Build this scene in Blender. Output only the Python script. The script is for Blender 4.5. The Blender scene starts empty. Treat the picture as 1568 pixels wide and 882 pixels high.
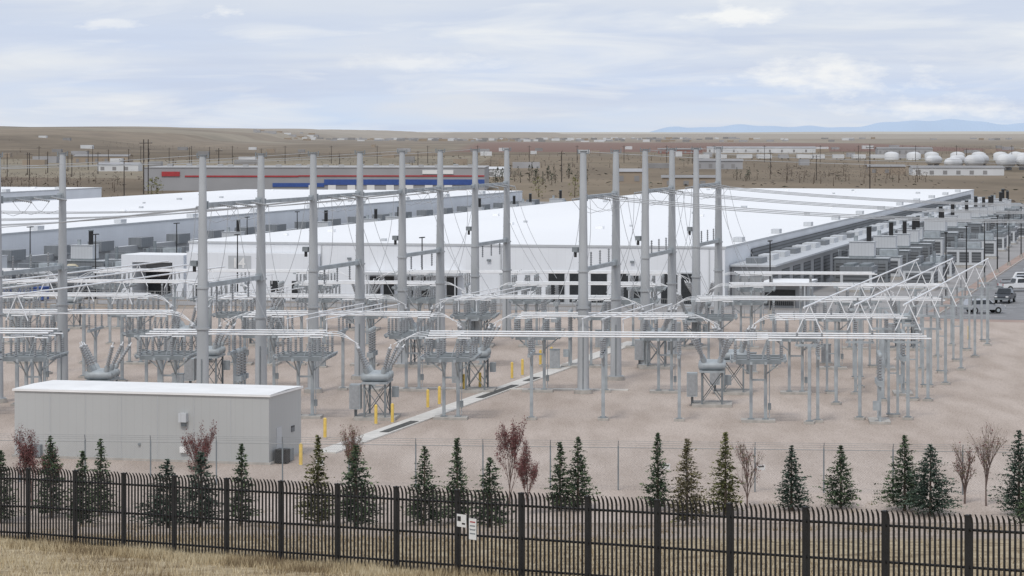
import bpy, math, random
from mathutils import Vector, Matrix
random.seed(7)
R=random.random
def U(a,b): return random.uniform(a,b)
sc=bpy.context.scene
sc.view_settings.view_transform='Standard'
sc.view_settings.look='None'
sc.view_settings.exposure=0
TH=math.atan(1076/4200.0)
UX,UY=math.sin(TH),math.cos(TH)
VX,VY=math.cos(TH),-math.sin(TH)

# ---------------------------------------------------------------- materials
def mat(name,col,rough=.6,metal=0.0,var=.15,scale=3.0,stretch=(1,1,1)):
    m=bpy.data.materials.new(name); m.use_nodes=True
    nt=m.node_tree; b=nt.nodes['Principled BSDF']
    b.inputs['Roughness'].default_value=rough; b.inputs['Metallic'].default_value=metal
    tc=nt.nodes.new('ShaderNodeTexCoord'); mp=nt.nodes.new('ShaderNodeMapping')
    mp.inputs['Scale'].default_value=stretch
    nt.links.new(tc.outputs['Object'],mp.inputs[0])
    n=nt.nodes.new('ShaderNodeTexNoise'); n.inputs['Scale'].default_value=scale; n.inputs['Detail'].default_value=2
    nt.links.new(mp.outputs[0],n.inputs['Vector'])
    r=nt.nodes.new('ShaderNodeValToRGB')
    r.color_ramp.elements[0].position=.3; r.color_ramp.elements[1].position=.7
    r.color_ramp.elements[0].color=[c*(1-var) for c in col]+[1]
    r.color_ramp.elements[1].color=[min(1,c*(1+var)) for c in col]+[1]
    nt.links.new(n.outputs[0],r.inputs[0]); nt.links.new(r.outputs[0],b.inputs['Base Color'])
    return m
def panel_mat(name,col,pitch=1.0,rough=.5,dark=.88,hz=False):
    m=mat(name,col,rough,0,.05,.15)
    nt=m.node_tree; b=nt.nodes['Principled BSDF']
    src=b.inputs['Base Color'].links[0].from_socket
    tc=nt.nodes.new('ShaderNodeTexCoord'); sp=nt.nodes.new('ShaderNodeSeparateXYZ')
    nt.links.new(tc.outputs['Object'],sp.inputs[0])
    ad=nt.nodes.new('ShaderNodeMath'); ad.operation='ADD'
    nt.links.new(sp.outputs[0],ad.inputs[0]); nt.links.new(sp.outputs[1],ad.inputs[1])
    ml=nt.nodes.new('ShaderNodeMath'); ml.operation='DIVIDE'; ml.inputs[1].default_value=pitch
    nt.links.new(ad.outputs[0] if not hz else sp.outputs[2],ml.inputs[0])
    fr=nt.nodes.new('ShaderNodeMath'); fr.operation='FRACT'; nt.links.new(ml.outputs[0],fr.inputs[0])
    lt=nt.nodes.new('ShaderNodeMath'); lt.operation='LESS_THAN'; lt.inputs[1].default_value=.08 if not hz else .35
    nt.links.new(fr.outputs[0],lt.inputs[0])
    mx=nt.nodes.new('ShaderNodeMixRGB'); mx.blend_type='MULTIPLY'; mx.inputs[2].default_value=(dark,dark,dark,1)
    nt.links.new(lt.outputs[0],mx.inputs[0]); nt.links.new(src,mx.inputs[1]); nt.links.new(mx.outputs[0],b.inputs['Base Color'])
    return m
STEEL=mat('galvanized_steel',(.36,.395,.415),.5,.0,.18,1.2)
STEELD=mat('galvanized_steel_dark',(.21,.235,.25),.55,0,.15,2)
POLE=mat('pole_steel',(.42,.44,.455),.55,0,.13,.8,stretch=(1,1,.25))
ALU=mat('aluminium_bus',(.82,.84,.86),.4,0,.06,2)
PORC=mat('insulator_grey',(.33,.345,.36),.35,0,.12,5)
CONC=mat('concrete',(.42,.40,.37),.9,0,.15,2)
CONCL=mat('trench_concrete',(.64,.62,.58),.9,0,.1,1.5)
TRDK=mat('trench_grate',(.08,.08,.075),.9,0,.3,3)
YEL=mat('yellow_paint',(.78,.56,.14),.55,0,.1,3)
WHITEW=panel_mat('white_metal_wall',(.76,.785,.82),1.1,.5,.96)
ROOFW=mat('white_roof_membrane',(.86,.87,.88),.6,0,.035,.02,stretch=(1,.3,1))
TRIM=mat('grey_trim',(.5,.52,.54),.5,0,.05,1)
GREYB=panel_mat('grey_block_wall',(.36,.37,.38),.9,.6,.9)
CTRL=panel_mat('control_wall',(.45,.46,.455),.6,.55,.95)
CTRLR=mat('control_roof',(.86,.86,.85),.5,0,.06,.4)
MECH=panel_mat('mech_grey',(.20,.215,.23),.8,.5,.75)
MECHL=panel_mat('mech_light',(.55,.57,.59),.5,.45,.8)
LOUV=panel_mat('louver',(.15,.16,.17),.5,.6,.35,True)
BLACK=mat('black_paint',(.018,.018,.019),.6,0,.3,3)
FENB=mat('fence_black',(.012,.012,.013),.55,0,.3,3)
GLASS=mat('dark_glass',(.03,.035,.04),.15,0,.2,3)
RUB=mat('rubber',(.02,.02,.02),.9,0,.2,5)
GALV=mat('chain_galv',(.32,.33,.33),.6,0,.1,3)
WIRE=mat('conductor',(.42,.44,.46),.5,0,.05,3)
SIGNW=mat('sign_white',(.78,.78,.77),.5,0,.04,5)
RED=mat('red_paint',(.40,.045,.05),.5,0,.1,1)
BLUE=mat('blue_paint',(.04,.09,.30),.5,0,.1,1)
BEIGE=mat('beige_paint',(.6,.54,.40),.6,0,.1,1)
BARK=mat('bark',(.11,.085,.065),.9,0,.25,8)
BARKG=mat('bark_grey',(.17,.125,.11),.9,0,.25,8)
WOOD=mat('utility_wood',(.06,.05,.045),.9,0,.25,3)
SPR=[mat('needle_dark',(.03,.05,.03),.8,0,.3,4),mat('needle_mid',(.068,.105,.052),.8,0,.3,4),mat('needle_light',(.13,.18,.09),.8,0,.3,4)]
SPB=[mat('needleB_dark',(.028,.048,.036),.8,0,.3,4),mat('needleB_mid',(.06,.092,.066),.8,0,.3,4),mat('needleB_light',(.11,.155,.115),.8,0,.3,4)]
SPY=[mat('needleY_dark',(.06,.065,.022),.8,0,.3,4),mat('needleY_mid',(.13,.135,.045),.8,0,.3,4),mat('needleY_light',(.2,.205,.08),.8,0,.3,4)]
SPT=[mat('needleT_dark',(.085,.075,.04),.8,0,.3,4),mat('needleT_mid',(.16,.14,.075),.8,0,.3,4),mat('needleT_light',(.23,.22,.11),.8,0,.3,4)]
REDL=[mat('leaf_red',(.14,.045,.047),.8,0,.3,4),mat('leaf_red2',(.2,.09,.08),.8,0,.3,4)]

# ---------------------------------------------------------------- mesh builder
class MB:
    def __init__(s): s.v=[];s.f=[];s.m=[];s.sm=[];s.mats=[]
    def mi(s,m):
        if m not in s.mats: s.mats.append(m)
        return s.mats.index(m)
    def face(s,idx,m,sm=False): s.f.append(idx);s.m.append(s.mi(m));s.sm.append(sm)
    def poly(s,pts,m):
        n=len(s.v); s.v+= [tuple(p) for p in pts]; s.face(list(range(n,n+len(pts))),m)
    def box(s,c,z,m,rz=0,top=None):
        n=len(s.v); hx,hy,hz=z[0]/2,z[1]/2,z[2]/2; cr,sr=math.cos(rz),math.sin(rz)
        for dz in (-hz,hz):
            for dx,dy in ((-hx,-hy),(hx,-hy),(hx,hy),(-hx,hy)):
                s.v.append((c[0]+dx*cr-dy*sr,c[1]+dx*sr+dy*cr,c[2]+dz))
        for i,q in enumerate(((3,2,1,0),(4,5,6,7),(0,1,5,4),(1,2,6,5),(2,3,7,6),(3,0,4,7))):
            s.face([n+k for k in q],top if (i==1 and top) else m)
    def b2(s,x0,x1,y0,y1,z0,z1,m,top=None): s.box(((x0+x1)/2,(y0+y1)/2,(z0+z1)/2),(x1-x0,y1-y0,z1-z0),m,0,top)
    def ringed(s,p0,p1,prof,m,seg=8,caps=True):
        p0=Vector(p0);p1=Vector(p1);d=(p1-p0); L=d.length
        if L<1e-6: return
        d.normalize(); a=Vector((0,0,1)) if abs(d.z)<.9 else Vector((1,0,0))
        e1=d.cross(a).normalized(); e2=d.cross(e1)
        n=len(s.v)
        for t,r in prof:
            c=p0+d*(L*t)
            for k in range(seg):
                an=2*math.pi*k/seg; s.v.append(tuple(c+e1*(r*math.cos(an))+e2*(r*math.sin(an))))
        for i in range(len(prof)-1):
            for k in range(seg):
                a0=n+i*seg+k;b0=n+i*seg+(k+1)%seg
                s.face([b0,a0,a0+seg,b0+seg],m,True)
        if caps:
            n2=len(s.v); s.v+=s.v[n:n+seg]; q=n+(len(prof)-1)*seg; s.v+=s.v[q:q+seg]
            s.face([n2+k for k in range(seg)],m); s.face([n2+seg+k for k in reversed(range(seg))],m)
    def cyl(s,p0,p1,r,m,r1=None,seg=8,caps=True): s.ringed(p0,p1,[(0,r),(1,r if r1 is None else r1)],m,seg,caps)
    def ins(s,p0,p1,r=.13,n=7,m=None,seg=8):
        prof=[(0,r*.5)]
        for i in range(n):
            t=(i+.3)/n; prof+=[(t,r*.5),(t+.1/n,r),(t+.45/n,r*.5)]
        prof.append((1,r*.5)); s.ringed(p0,p1,prof,m or PORC,seg)
    def path(s,pts,r,m,seg=6):
        for a,b in zip(pts[:-1],pts[1:]): s.cyl(a,b,r,m,seg=seg,caps=False)
    def obj(s,name,loc=(0,0,0),rz=0):
        me=bpy.data.meshes.new(name); me.from_pydata(s.v,[],s.f)
        for m in s.mats: me.materials.append(m)
        me.polygons.foreach_set('material_index',s.m); me.polygons.foreach_set('use_smooth',s.sm); me.update()
        o=bpy.data.objects.new(name,me); sc.collection.objects.link(o); o.location=loc; o.rotation_euler=(0,0,rz); return o
def inst(o,loc,rz=0,scale=1):
    q=bpy.data.objects.new(o.name.split('.')[0],o.data); sc.collection.objects.link(q); q.location=loc;q.rotation_euler=(0,0,rz); q.scale=(scale,)*3; return q
def sag(p0,p1,s,n=14):
    p0=Vector(p0);p1=Vector(p1)
    return [p0.lerp(p1,i/n)-Vector((0,0,4*s*(i/n)*(1-i/n))) for i in range(n+1)]

# ---------------------------------------------------------------- terrain
def ss(t): t=max(0,min(1,t)); return t*t*(3-2*t)
def gz(x,y):
    if y<50: z=11.45+(50-max(y,-60))*.179
    elif y<92.4: z=8.3+(92.4-y)*.0744
    elif y<154: z=8.3*(154-y)/61.6
    else: z=0
    if y>1200:
        z+=ss((y-2500)/2600)*ss((-x-350-.02*y)/420)*24
        z+=ss((y-4600)/900)*ss((-x-600-4*math.sin(y*.01))/60)*(11+.8*math.sin(x*.01)+2.5*ss((-x-985)/40))
        z+=max(0,(min(y,30000)-4500))*.0008
        z+=ss((y-10500)/900)*ss((x+330)/90)*ss((280-x)/110)*20
        z+=1.0*math.sin(x*.003+y*.0013)*min(1,(y-1200)/3000)+1.6*math.sin(x*.0011-y*.0021)*min(1,(y-1200)/4000)
    return z
def axis(lo,dense_lo,dense_hi,step,hi,rt):
    a=[];v=dense_lo
    while v<=dense_hi: a.append(v); v+=step
    s=step; v=a[-1]
    while v<hi: s*=rt; v+=s; a.append(v)
    s=step; v=a[0]; b=[]
    while v>lo: s*=rt; v-=s; b.append(v)
    return b[::-1]+a
xs=axis(-42000,-60,60,4,42000,1.045); ys=axis(-400,-20,180,3.5,45000,1.04)
me=bpy.data.meshes.new('ground')
vs=[(x,y,gz(x,y)) for y in ys for x in xs]; nx=len(xs)
fs=[(j*nx+i,j*nx+i+1,(j+1)*nx+i+1,(j+1)*nx+i) for j in range(len(ys)-1) for i in range(nx-1)]
me.from_pydata(vs,[],fs); me.polygons.foreach_set('use_smooth',[True]*len(fs))
g=bpy.data.objects.new('ground',me); sc.collection.objects.link(g)
m=bpy.data.materials.new('prairie'); m.use_nodes=True; nt=m.node_tree; b=nt.nodes['Principled BSDF']; b.inputs['Roughness'].default_value=.95
b.inputs['Specular IOR Level'].default_value=.1
N=nt.nodes.new; Lk=nt.links.new
geo=N('ShaderNodeNewGeometry'); sep=N('ShaderNodeSeparateXYZ'); Lk(geo.outputs['Position'],sep.inputs[0])
def ramp(src,stops):
    r=N('ShaderNodeValToRGB'); e=r.color_ramp.elements
    while len(e)<len(stops): e.new(.5)
    for k,(p,c) in zip(e,stops): k.position=p; k.color=(*c,1)
    Lk(src,r.inputs[0]); return r.outputs[0]
def mrange(src,a,b_):
    r=N('ShaderNodeMapRange'); r.inputs[1].default_value=a; r.inputs[2].default_value=b_; Lk(src,r.inputs[0]); return r.outputs[0]
def mixc(f,a,b_,bt='MIX'):
    x=N('ShaderNodeMixRGB'); x.blend_type=bt
    for i,q in ((0,f),(1,a),(2,b_)):
        if hasattr(q,'links'): Lk(q,x.inputs[i])
        elif i==0: x.inputs[0].default_value=q
        else: x.inputs[i].default_value=(*q,1)
    return x.outputs[0]
def mth(op,a,b_):
    x=N('ShaderNodeMath'); x.operation=op
    for i,q in ((0,a),(1,b_)):
        if hasattr(q,'links'): Lk(q,x.inputs[i])
        else: x.inputs[i].default_value=q
    return x.outputs[0]
def noise(sc_,st=(1,1,1),det=4):
    mp=N('ShaderNodeMapping'); mp.inputs['Scale'].default_value=st; Lk(geo.outputs['Position'],mp.inputs[0])
    n=N('ShaderNodeTexNoise'); n.inputs['Scale'].default_value=sc_; n.inputs['Detail'].default_value=det; Lk(mp.outputs[0],n.inputs['Vector']); return n.outputs[0]
near=ramp(noise(1.3),[(.3,(.20,.155,.10)),(.5,(.36,.29,.19)),(.7,(.46,.39,.27))])
dirt=ramp(noise(.5),[(.32,(.30,.245,.20)),(.5,(.41,.345,.29)),(.7,(.48,.41,.35))])
dirt=mixc(1.0,dirt,ramp(noise(9,(1,1,1),2),[(.3,(.7,.68,.66)),(.6,(1,1,1))]),'MULTIPLY')
plain=ramp(noise(.004,(1,.35,1),5),[(.35,(.10,.083,.062)),(.45,(.185,.15,.115)),(.55,(.25,.205,.155)),(.68,(.14,.12,.085))])
plain=mixc(1.0,plain,ramp(noise(.03,(1,.3,1)),[(.35,(.66,.66,.66)),(.6,(1.05,1.03,1))]),'MULTIPLY')
mp=N('ShaderNodeMapping'); mp.inputs['Scale'].default_value=(.0026,.0011,0); Lk(geo.outputs['Position'],mp.inputs[0])
vo=N('ShaderNodeTexVoronoi'); vo.inputs['Scale'].default_value=1; Lk(mp.outputs[0],vo.inputs['Vector'])
fsep=N('ShaderNodeSeparateXYZ'); Lk(vo.outputs['Color'],fsep.inputs[0])
fields=ramp(fsep.outputs[0],[(.15,(.13,.105,.075)),(.4,(.25,.205,.15)),(.6,(.17,.13,.10)),(.85,(.31,.28,.215))])
plain2=mixc(.5,plain,fields)
c=mixc(mrange(sep.outputs[1],92,102),near,dirt)
c=mixc(mrange(sep.outputs[1],330,420),c,plain2)
def band(src,a,b_,w): return mth('MULTIPLY',mrange(src,a-w,a),mrange(src,b_+w,b_))
redm=mth('MULTIPLY',band(sep.outputs[1],3600,7000,60),band(sep.outputs[0],-60,700,30))
c=mixc(mth('MULTIPLY',redm,.85),c,(.18,.10,.085))
hz=mth('MULTIPLY',mrange(sep.outputs[1],2500,12000),.72)  # aerial haze painted into the ground colour, stronger with distance
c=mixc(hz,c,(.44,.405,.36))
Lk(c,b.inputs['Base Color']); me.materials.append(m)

# gravel yard
gm=bpy.data.materials.new('gravel'); gm.use_nodes=True; nt=gm.node_tree; b=nt.nodes['Principled BSDF']; b.inputs['Roughness'].default_value=.95; b.inputs['Specular IOR Level'].default_value=.1
N=nt.nodes.new; Lk=nt.links.new
geo=N('ShaderNodeNewGeometry')
a1=ramp(noise(.05,(1,.5,1),3),[(.3,(.46,.39,.34)),(.7,(.57,.495,.44))])
a2=ramp(noise(9,(1,1,1),3),[(.32,(.55,.53,.52)),(.47,(.95,.94,.93)),(.56,(1,1,1)),(.70,(1.14,1.13,1.12))])
a3=ramp(noise(.45,(1,.2,1),6),[(.35,(.85,.835,.82)),(.6,(1,1,1))])
cc=mixc(1.0,mixc(1.0,a1,a2,'MULTIPLY'),a3,'MULTIPLY'); Lk(cc,b.inputs['Base Color'])
def sheet(name,pts,z,m):
    q=MB(); q.poly([(x,y,z) for x,y in pts],m); return q.obj(name)
sheet('gravel_yard',[(-170,155),(170,155),(170,345),(-170,345)],.02,gm)
ASPH=mat('asphalt',(.22,.22,.225),.9,0,.15,.3)
ASPL=mat('asphalt_pale',(.31,.30,.295),.9,0,.12,.2)
RGRV=mat('reddish_gravel',(.36,.27,.23),.95,0,.15,.3)
HC=(27.07,348.7)
def S(x,y,o=HC): return (o[0]+x*VX+y*UX,o[1]+x*VY+y*UY)
sheet('paved_road',[S(-260,-18),S(28,-12),S(28,-4),S(-260,-10)],.03,ASPL)
sheet('campus_apron',[S(-260,-3.9),S(26,-3.9),S(26,520),S(-260,520)],.03,ASPL)
sheet('gravel_verge',[S(26,-20),S(90,-20),S(90,520),S(26,520)],.024,RGRV)
sheet('parking_lot',[S(28,-16),S(46,-16),S(46,420),S(28,420)],.036,ASPH)
pl=MB()
for k in range(14):
    p=[S(31,-10+k*6),S(36,-10+k*6),S(36,-9.85+k*6),S(31,-9.85+k*6)]
    pl.poly([(x,y,.042) for x,y in p],SIGNW)
pl.obj('parking_line_markings')
kb=MB(); kb.b2(-.1,.1,-16,420,0,.14,CONC); kb.obj('kerb',(*S(27.8,0),0),-TH)
tr=MB(); L=104
tr.b2(-.8,.8,0,L,0,.10,CONCL)
for a,bb in ((13,21),(40,52),(56,60)): tr.b2(-.05,.62,a,bb,.1,.13,TRDK)
y=0
while y<L: tr.b2(-.75,.75,y,y+.04,.1,.103,CONC); y+=1.5
tr.obj('cable_trench',(-12.9,188.6,.02),-TH)
tr2=MB(); tr2.b2(-11,14,-.3,.3,0,.12,CONCL); tr2.obj('cable_trench',(-4,236,.02),-.09)

# ---------------------------------------------------------------- control building
cb=MB(); Lc,Dc,Hc=18.3,6.6,4.5
cb.b2(-Lc,0,0,Dc,.15,Hc,CTRL)
cb.b2(-Lc-.15,.15,-.15,Dc+.15,0,.15,CONC)
cb.b2(-Lc-.12,.12,-.12,Dc+.12,Hc,Hc+.14,CTRLR,CTRLR)
cb.poly([(-Lc-.1,-.1,Hc+.145),(.1,-.1,Hc+.145),(.1,Dc/2,Hc+.2),(-Lc-.1,Dc/2,Hc+.2)],CTRLR)
cb.poly([(-Lc-.1,Dc/2,Hc+.2),(.1,Dc/2,Hc+.2),(.1,Dc+.1,Hc+.145),(-Lc-.1,Dc+.1,Hc+.145)],CTRLR)
for x in range(1,7): cb.box((-Lc+x*2.6,-.012,2.3),(.022,.02,4.2),TRIM)
cb.box((-6.0,-.2,3.0),(.55,.4,.6),MECHL); cb.box((-6.0,-.1,2.55),(.3,.2,.3),STEELD)
cb.box((-6.0,-.12,.85),(.5,.22,.4),SIGNW); cb.box((-9.2,-.06,1.1),(.15,.1,.15),STEELD)
cb.box((.012,2.0,1.25),(.03,1.0,2.1),TRIM); cb.box((.03,4.8,1.9),(.05,.6,.4),LOUV)
cb.box((.6,1.0,.5),(.8,.8,.9),BLACK); cb.box((.5,2.4,.45),(.6,.7,.8),STEELD)
cb.box((-16.6,-.2,.5),(.7,.4,.8),STEELD)
cb.obj('control_building',(-16.14,182.2,.02),-TH)

# ---------------------------------------------------------------- dead end structures
def pole(q,x,y,h):
    q.cyl((x,y,0),(x,y,.35),.8,CONC,seg=16)
    q.cyl((x,y,.35),(x,y,.42),.70,POLE,seg=14)
    def seg(z0,z1,r0,r1): q.cyl((x,y,z0),(x,y,z1),r0,POLE,r1,14)
    seg(.42,7.2,.50,.44); seg(7.2,7.34,.54,.54); seg(7.34,10.3,.435,.40); seg(10.3,10.44,.48,.48); seg(10.44,h,.395,.26)
    q.cyl((x,y,h),(x,y,h+.08),.34,STEELD,seg=12)
    q.box((x,y,h-.15),(.95,.08,.1),STEELD); q.box((x+.45,y,h+.05),(.08,.08,.3),STEELD); q.box((x-.45,y,h+.05),(.08,.08,.3),STEELD)
    z=3
    while z<h-1: q.box((x-.47+.011*z,y-.1,z),(.12,.03,.03),STEELD); z+=.9
    q.cyl((x+.1,y-.56,.3),(x+.1,y-.50,5),.04,STEELD,seg=6)
def beam(q,x,y0,y1,z,w):
    q.box((x,(y0+y1)/2,z),(w,y1-y0-.7,w),STEEL)
    q.box((x,y0+.5,z),(w*1.6,.15,w*1.8),STEEL); q.box((x,y1-.5,z),(w*1.6,.15,w*1.8),STEEL)
SP=13.1
def dead_end(name,P,h,variant=0):
    q=MB(); pole(q,0,0,h); pole(q,0,SP,h)
    beam(q,0,0,SP,16.6,.34); beam(q,0,0,SP,10.5,.34)
    for py in (3,6.55,10.1):
        for sgn in (-1,1):
            q.ins((sgn*.25,py,16.6),(sgn*1.7,py,16.35),.12,8)
        q.path([Vector((1.7,py,16.35)),Vector((1.0,py,15.5)),Vector((0,py,15.2)),Vector((-1.0,py,15.5)),Vector((-1.7,py,16.35))],.02,WIRE)
        q.ins((0,py,10.7),(0,py,11.9),.12,6) if variant else q.ins((0,py,10.3),(0,py,9.1),.12,6)
    q.box((-.7,.1,12.2),(.5,.5,.4),STEELD); q.box((-.7,.1,11.8),(.2,.2,.5),BLACK)
    q.box((-.3,0,12.0),(.8,.1,.1),STEELD)
    return q.obj(name,(P[0],P[1],0),-TH)
def rowpts(P,n,sp): return [(P[0]+UX*sp*i,P[1]+UY*sp*i) for i in range(n)]
Rr=rowpts((6.03,232.2),6,13.05); Lr=rowpts((-23.4,207.5),8,13.15); L2=[(-42.1,224.4)]
for i in range(0,6,2): dead_end('dead_end_structure',Rr[i],20.5,1)
for i in range(0,8,2): dead_end('dead_end_structure',Lr[i],20.35,0)
dead_end('dead_end_structure',L2[0],20.3,1)
far_r=[(p[0]+VX*78,p[1]+VY*78) for p in Rr]
for i in range(0,6,2): dead_end('dead_end_structure',far_r[i],20.5,1)
for i in (1,3,5):
    q=MB(); beam(q,0,0,SP,16.55,.28); q.obj('steel_crossbeam',(Lr[i][0],Lr[i][1],0),-TH)
def w(P,dy,dx,z): return (P[0]+UX*dy+VX*dx,P[1]+UY*dy+VY*dx,z)
q=MB()
for i in range(0,6,2):
    for py in (3,6.55,10.1):
        q.path(sag(w(Rr[i],py,1.7,16.35),w(far_r[i],py,-1.7,16.35),1.7),.038,WIRE,5)
q.obj('overhead_power_lines')
q=MB()
for i in range(0,8,2):
    for py in (3,6.55,10.1):
        q.path(sag(w(Lr[i],py,-1.7,16.3),w(Lr[i],py,-95,15.5),2.6),.034,WIRE,5)
    q.path(sag(w(Lr[i],0,0,20.4),w(Lr[i],0,-95,20),1.6),.02,WIRE,5)
q.obj('overhead_power_lines')
q=MB()
for P in Rr[::2]: q.path(sag(w(P,0,0,20.5),w(P,0,78,20.5),1.2),.02,WIRE,5)
q.obj('overhead_shield_wires')
q=MB()
for (P,zz) in [(Rr[i],6.7) for i in (0,2,4)]+[(Lr[i],6.7) for i in (0,2,4,6)]:
    for py in (3,6.55,10.1):
        for sx,ex in ((1.7,U(4,7)),(-1.7,-U(3,5))):
            if sx<0 and R()<.4: continue
            a=Vector(w(P,py,sx,16.35)); e=Vector(w(P,py+U(-2,1),ex,zz)); pts=[]
            for k in range(11):
                t=k/10; p=a.lerp(e,t); o=math.sin(math.pi*t)*.55; pts.append(p+Vector((-o*sx/1.7,0,0)))
            q.path(pts,.024,WIRE,5)
q.obj('dropper_cables')

# ---------------------------------------------------------------- switchgear
RW=-.085
def switch_mesh():
    q=MB()
    q.box((0,0,.1),(2.6,1.6,.2),CONC)
    for x in (-.55,.55):
        q.box((x,0,2.4),(.24,.24,4.5),STEEL); q.box((x,0,.23),(.5,.5,.06),STEELD)
        q.cyl((x,0,3.6),(x*3.2,0,4.6),.06,STEEL,seg=6); q.cyl((x,0,3.3),(x,2,4.6),.06,STEEL,seg=6); q.cyl((x,0,3.3),(x,-2,4.6),.06,STEEL,seg=6)
        q.box((x,0,4.68),(.2,5.4,.22),STEEL)
    q.box((0,0,3.2),(1.1,.12,.14),STEEL)
    for y in (-2.3,0,2.3):
        q.box((0,y,4.86),(4.3,.34,.16),STEEL)
        q.box((0,y-.3,4.78),(3.4,.08,.34),STEELD)
        for x in (-1.75,-.75,.75,1.75):
            q.ins((x,y,4.94),(x,y,6.1),.16,7); q.cyl((x,y,6.1),(x,y,6.34),.1,STEEL)
        q.cyl((-1.75,y,6.4),(-.75,y,6.4),.055,ALU); q.cyl((.75,y,6.4),(1.75,y,6.4),.055,ALU)
        q.cyl((-.75,y,6.42),(.75,y,6.5),.045,ALU)
        q.cyl((-.15,y,6.35),(-.15,y,6.75),.03,STEELD); q.cyl((.3,y,5.0),(.75,y,6.3),.035,STEEL)
        q.box((-2.05,y,6.42),(.3,.16,.16),STEEL)
    q.cyl((-2.1,-2.6,4.95),(-2.1,2.6,4.95),.05,STEEL); q.cyl((2.1,-2.6,4.95),(2.1,2.6,4.95),.05,STEEL)
    for x in (-2.0,2.0): q.box((x,0,4.75),(.1,5.0,.16),STEELD)
    q.cyl((.85,-.2,.4),(.85,-.2,4.8),.03,STEEL); q.box((.85,-.25,1.2),(.25,.25,.5),STEELD)
    return q
def breaker_mesh():
    q=MB()
    q.box((0,0,.12),(3.2,3.6,.24),CONC)
    for x in (-.8,.8):
        for y in (-1.5,1.5): q.box((x,y,1.5),(.15,.15,2.6),STEELD)
        q.cyl((x,-1.5,.4),(x,1.5,2.6),.035,STEELD,seg=5); q.cyl((x,1.5,.4),(x,-1.5,2.6),.035,STEELD,seg=5)
    for y in (-1.5,1.5):
        q.cyl((-.8,y,.4),(.8,y,2.6),.035,STEELD,seg=5); q.cyl((.8,y,.4),(-.8,y,2.6),.035,STEELD,seg=5)
    q.box((0,0,2.86),(2.0,3.6,.16),STEEL)
    for i,y in enumerate((-1.25,0,1.25)):
        q.ringed((-1.1,y,3.3),(1.1,y,3.3),[(0,.15),(.03,.3),(.2,.34),(.8,.34),(.97,.3),(1,.15)],STEEL,12)
        for sg in (-1,1):
            a=Vector((sg*.6,y,3.5)); d=Vector((sg*(.30+.16*i),(i-1)*.28,1)).normalized()
            q.cyl(a,a+d*.5,.22,STEEL,seg=10)
            q.ringed(a+d*.5,a+d*2.3,[(0,.18)]+[(t/9+o,r) for t in range(9) for o,r in ((.01,.11),(.04,.19),(.07,.11))]+[(1,.08)],PORC,10)
            q.cyl(a+d*2.3,a+d*2.55,.05,ALU); q.cyl(a+d*2.25,a+d*2.3,.12,ALU)
    q.box((-1.6,-.6,1.75),(.85,1.1,1.9),STEEL); q.box((-1.6,-1.16,1.75),(.7,.03,1.7),PORC); q.box((-1.6,-.6,.5),(.2,.2,.8),STEELD)
    q.box((1.3,.8,2.0),(.5,.5,.8),STEEL)
    return q
def support_mesh():
    q=MB(); q.box((0,0,.1),(.8,.8,.2),CONC); q.box((0,0,2.6),(.24,.24,4.9),STEEL); q.box((0,0,.22),(.45,.45,.05),STEELD)
    q.box((0,0,5.1),(.22,5.2,.22),STEEL); q.cyl((0,0,4.2),(0,1.6,5.0),.05,STEEL); q.cyl((0,0,4.2),(0,-1.6,5.0),.05,STEEL)
    for y in (-2.3,0,2.3): q.ins((0,y,5.2),(0,y,6.35),.14,7); q.box((0,y,6.42),(.2,.14,.14),STEEL)
    return q
def pt_mesh():
    q=MB(); q.box((0,0,.1),(1.6,3.4,.2),CONC)
    for y in (-1.3,0,1.3):
        q.box((0,y,1.6),(.18,.18,2.8),STEEL); q.box((0,y,3.1),(.55,.55,.4),STEEL); q.ins((0,y,3.3),(0,y,5.0),.2,8); q.ringed((0,y,5.0),(0,y,5.4),[(0,.1),(.2,.16),(.8,.16),(1,.05)],STEEL,10)
    q.box((0,0,2.9),(.2,3.2,.18),STEEL); q.box((-.3,-1.5,1.4),(.5,.4,.7),STEEL)
    return q
sw=switch_mesh().obj('disconnect_switch',(-37,212,.02),RW)
cbk=breaker_mesh().obj('circuit_breaker',(-31.9,213.5,.02),RW)
bs=support_mesh().obj('bus_support',(7,211,.02),RW)
pt=pt_mesh().obj('voltage_transformer',(-21,213,.02),RW)
def line_y(Yc,x): return Yc-x*math.tan(.085)
def row(Yc,sws,cbs,sups,pts_,x0,x1,gaps=(),z=6.62):
    for x in sws: inst(sw,(x,line_y(Yc,x),.02),RW+U(-.01,.01))
    for x in cbs: inst(cbk,(x,line_y(Yc,x),.02),RW)
    for x in sups: inst(bs,(x,line_y(Yc,x),.02),RW)
    for x in pts_: inst(pt,(x,line_y(Yc,x)+.5,.02),RW)
    q=MB()
    cuts=sorted(list(gaps)); segs=[]; a=x0
    for g0,g1 in cuts: segs.append((a,g0)); a=g1
    segs.append((a,x1))
    for dy in (-2.3,0,2.3):
        for a,b_ in segs: q.cyl((a,line_y(Yc,a)+dy,z),(b_,line_y(Yc,b_)+dy,z),.062,ALU,seg=8)
    for x in cbs:
        for i,dy in enumerate((-2.3,0,2.3)):
            for sg in (-1,1):
                tip=Vector((x+sg*(1.35+.35*i),line_y(Yc,x)+ (i-1)*1.85,5.9)); e=Vector((x+sg*3.9,line_y(Yc,x+sg*3.9)+dy,z-.1))
                pts=[]
                for k in range(8):
                    t=k/7; p=tip.lerp(e,t); p.z+=math.sin(math.pi*t)*.28; pts.append(p)
                q.path(pts,.03,ALU,6)
    q.obj('bus_tube')
row(211,[-26.7,-16,-4.7,18.8],[-10.4,],[-21.5,23.3,1.5,7,12.8],[28],-42,31.5,[(-35.8,-28.2),(-14.5,-6.4)])
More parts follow.
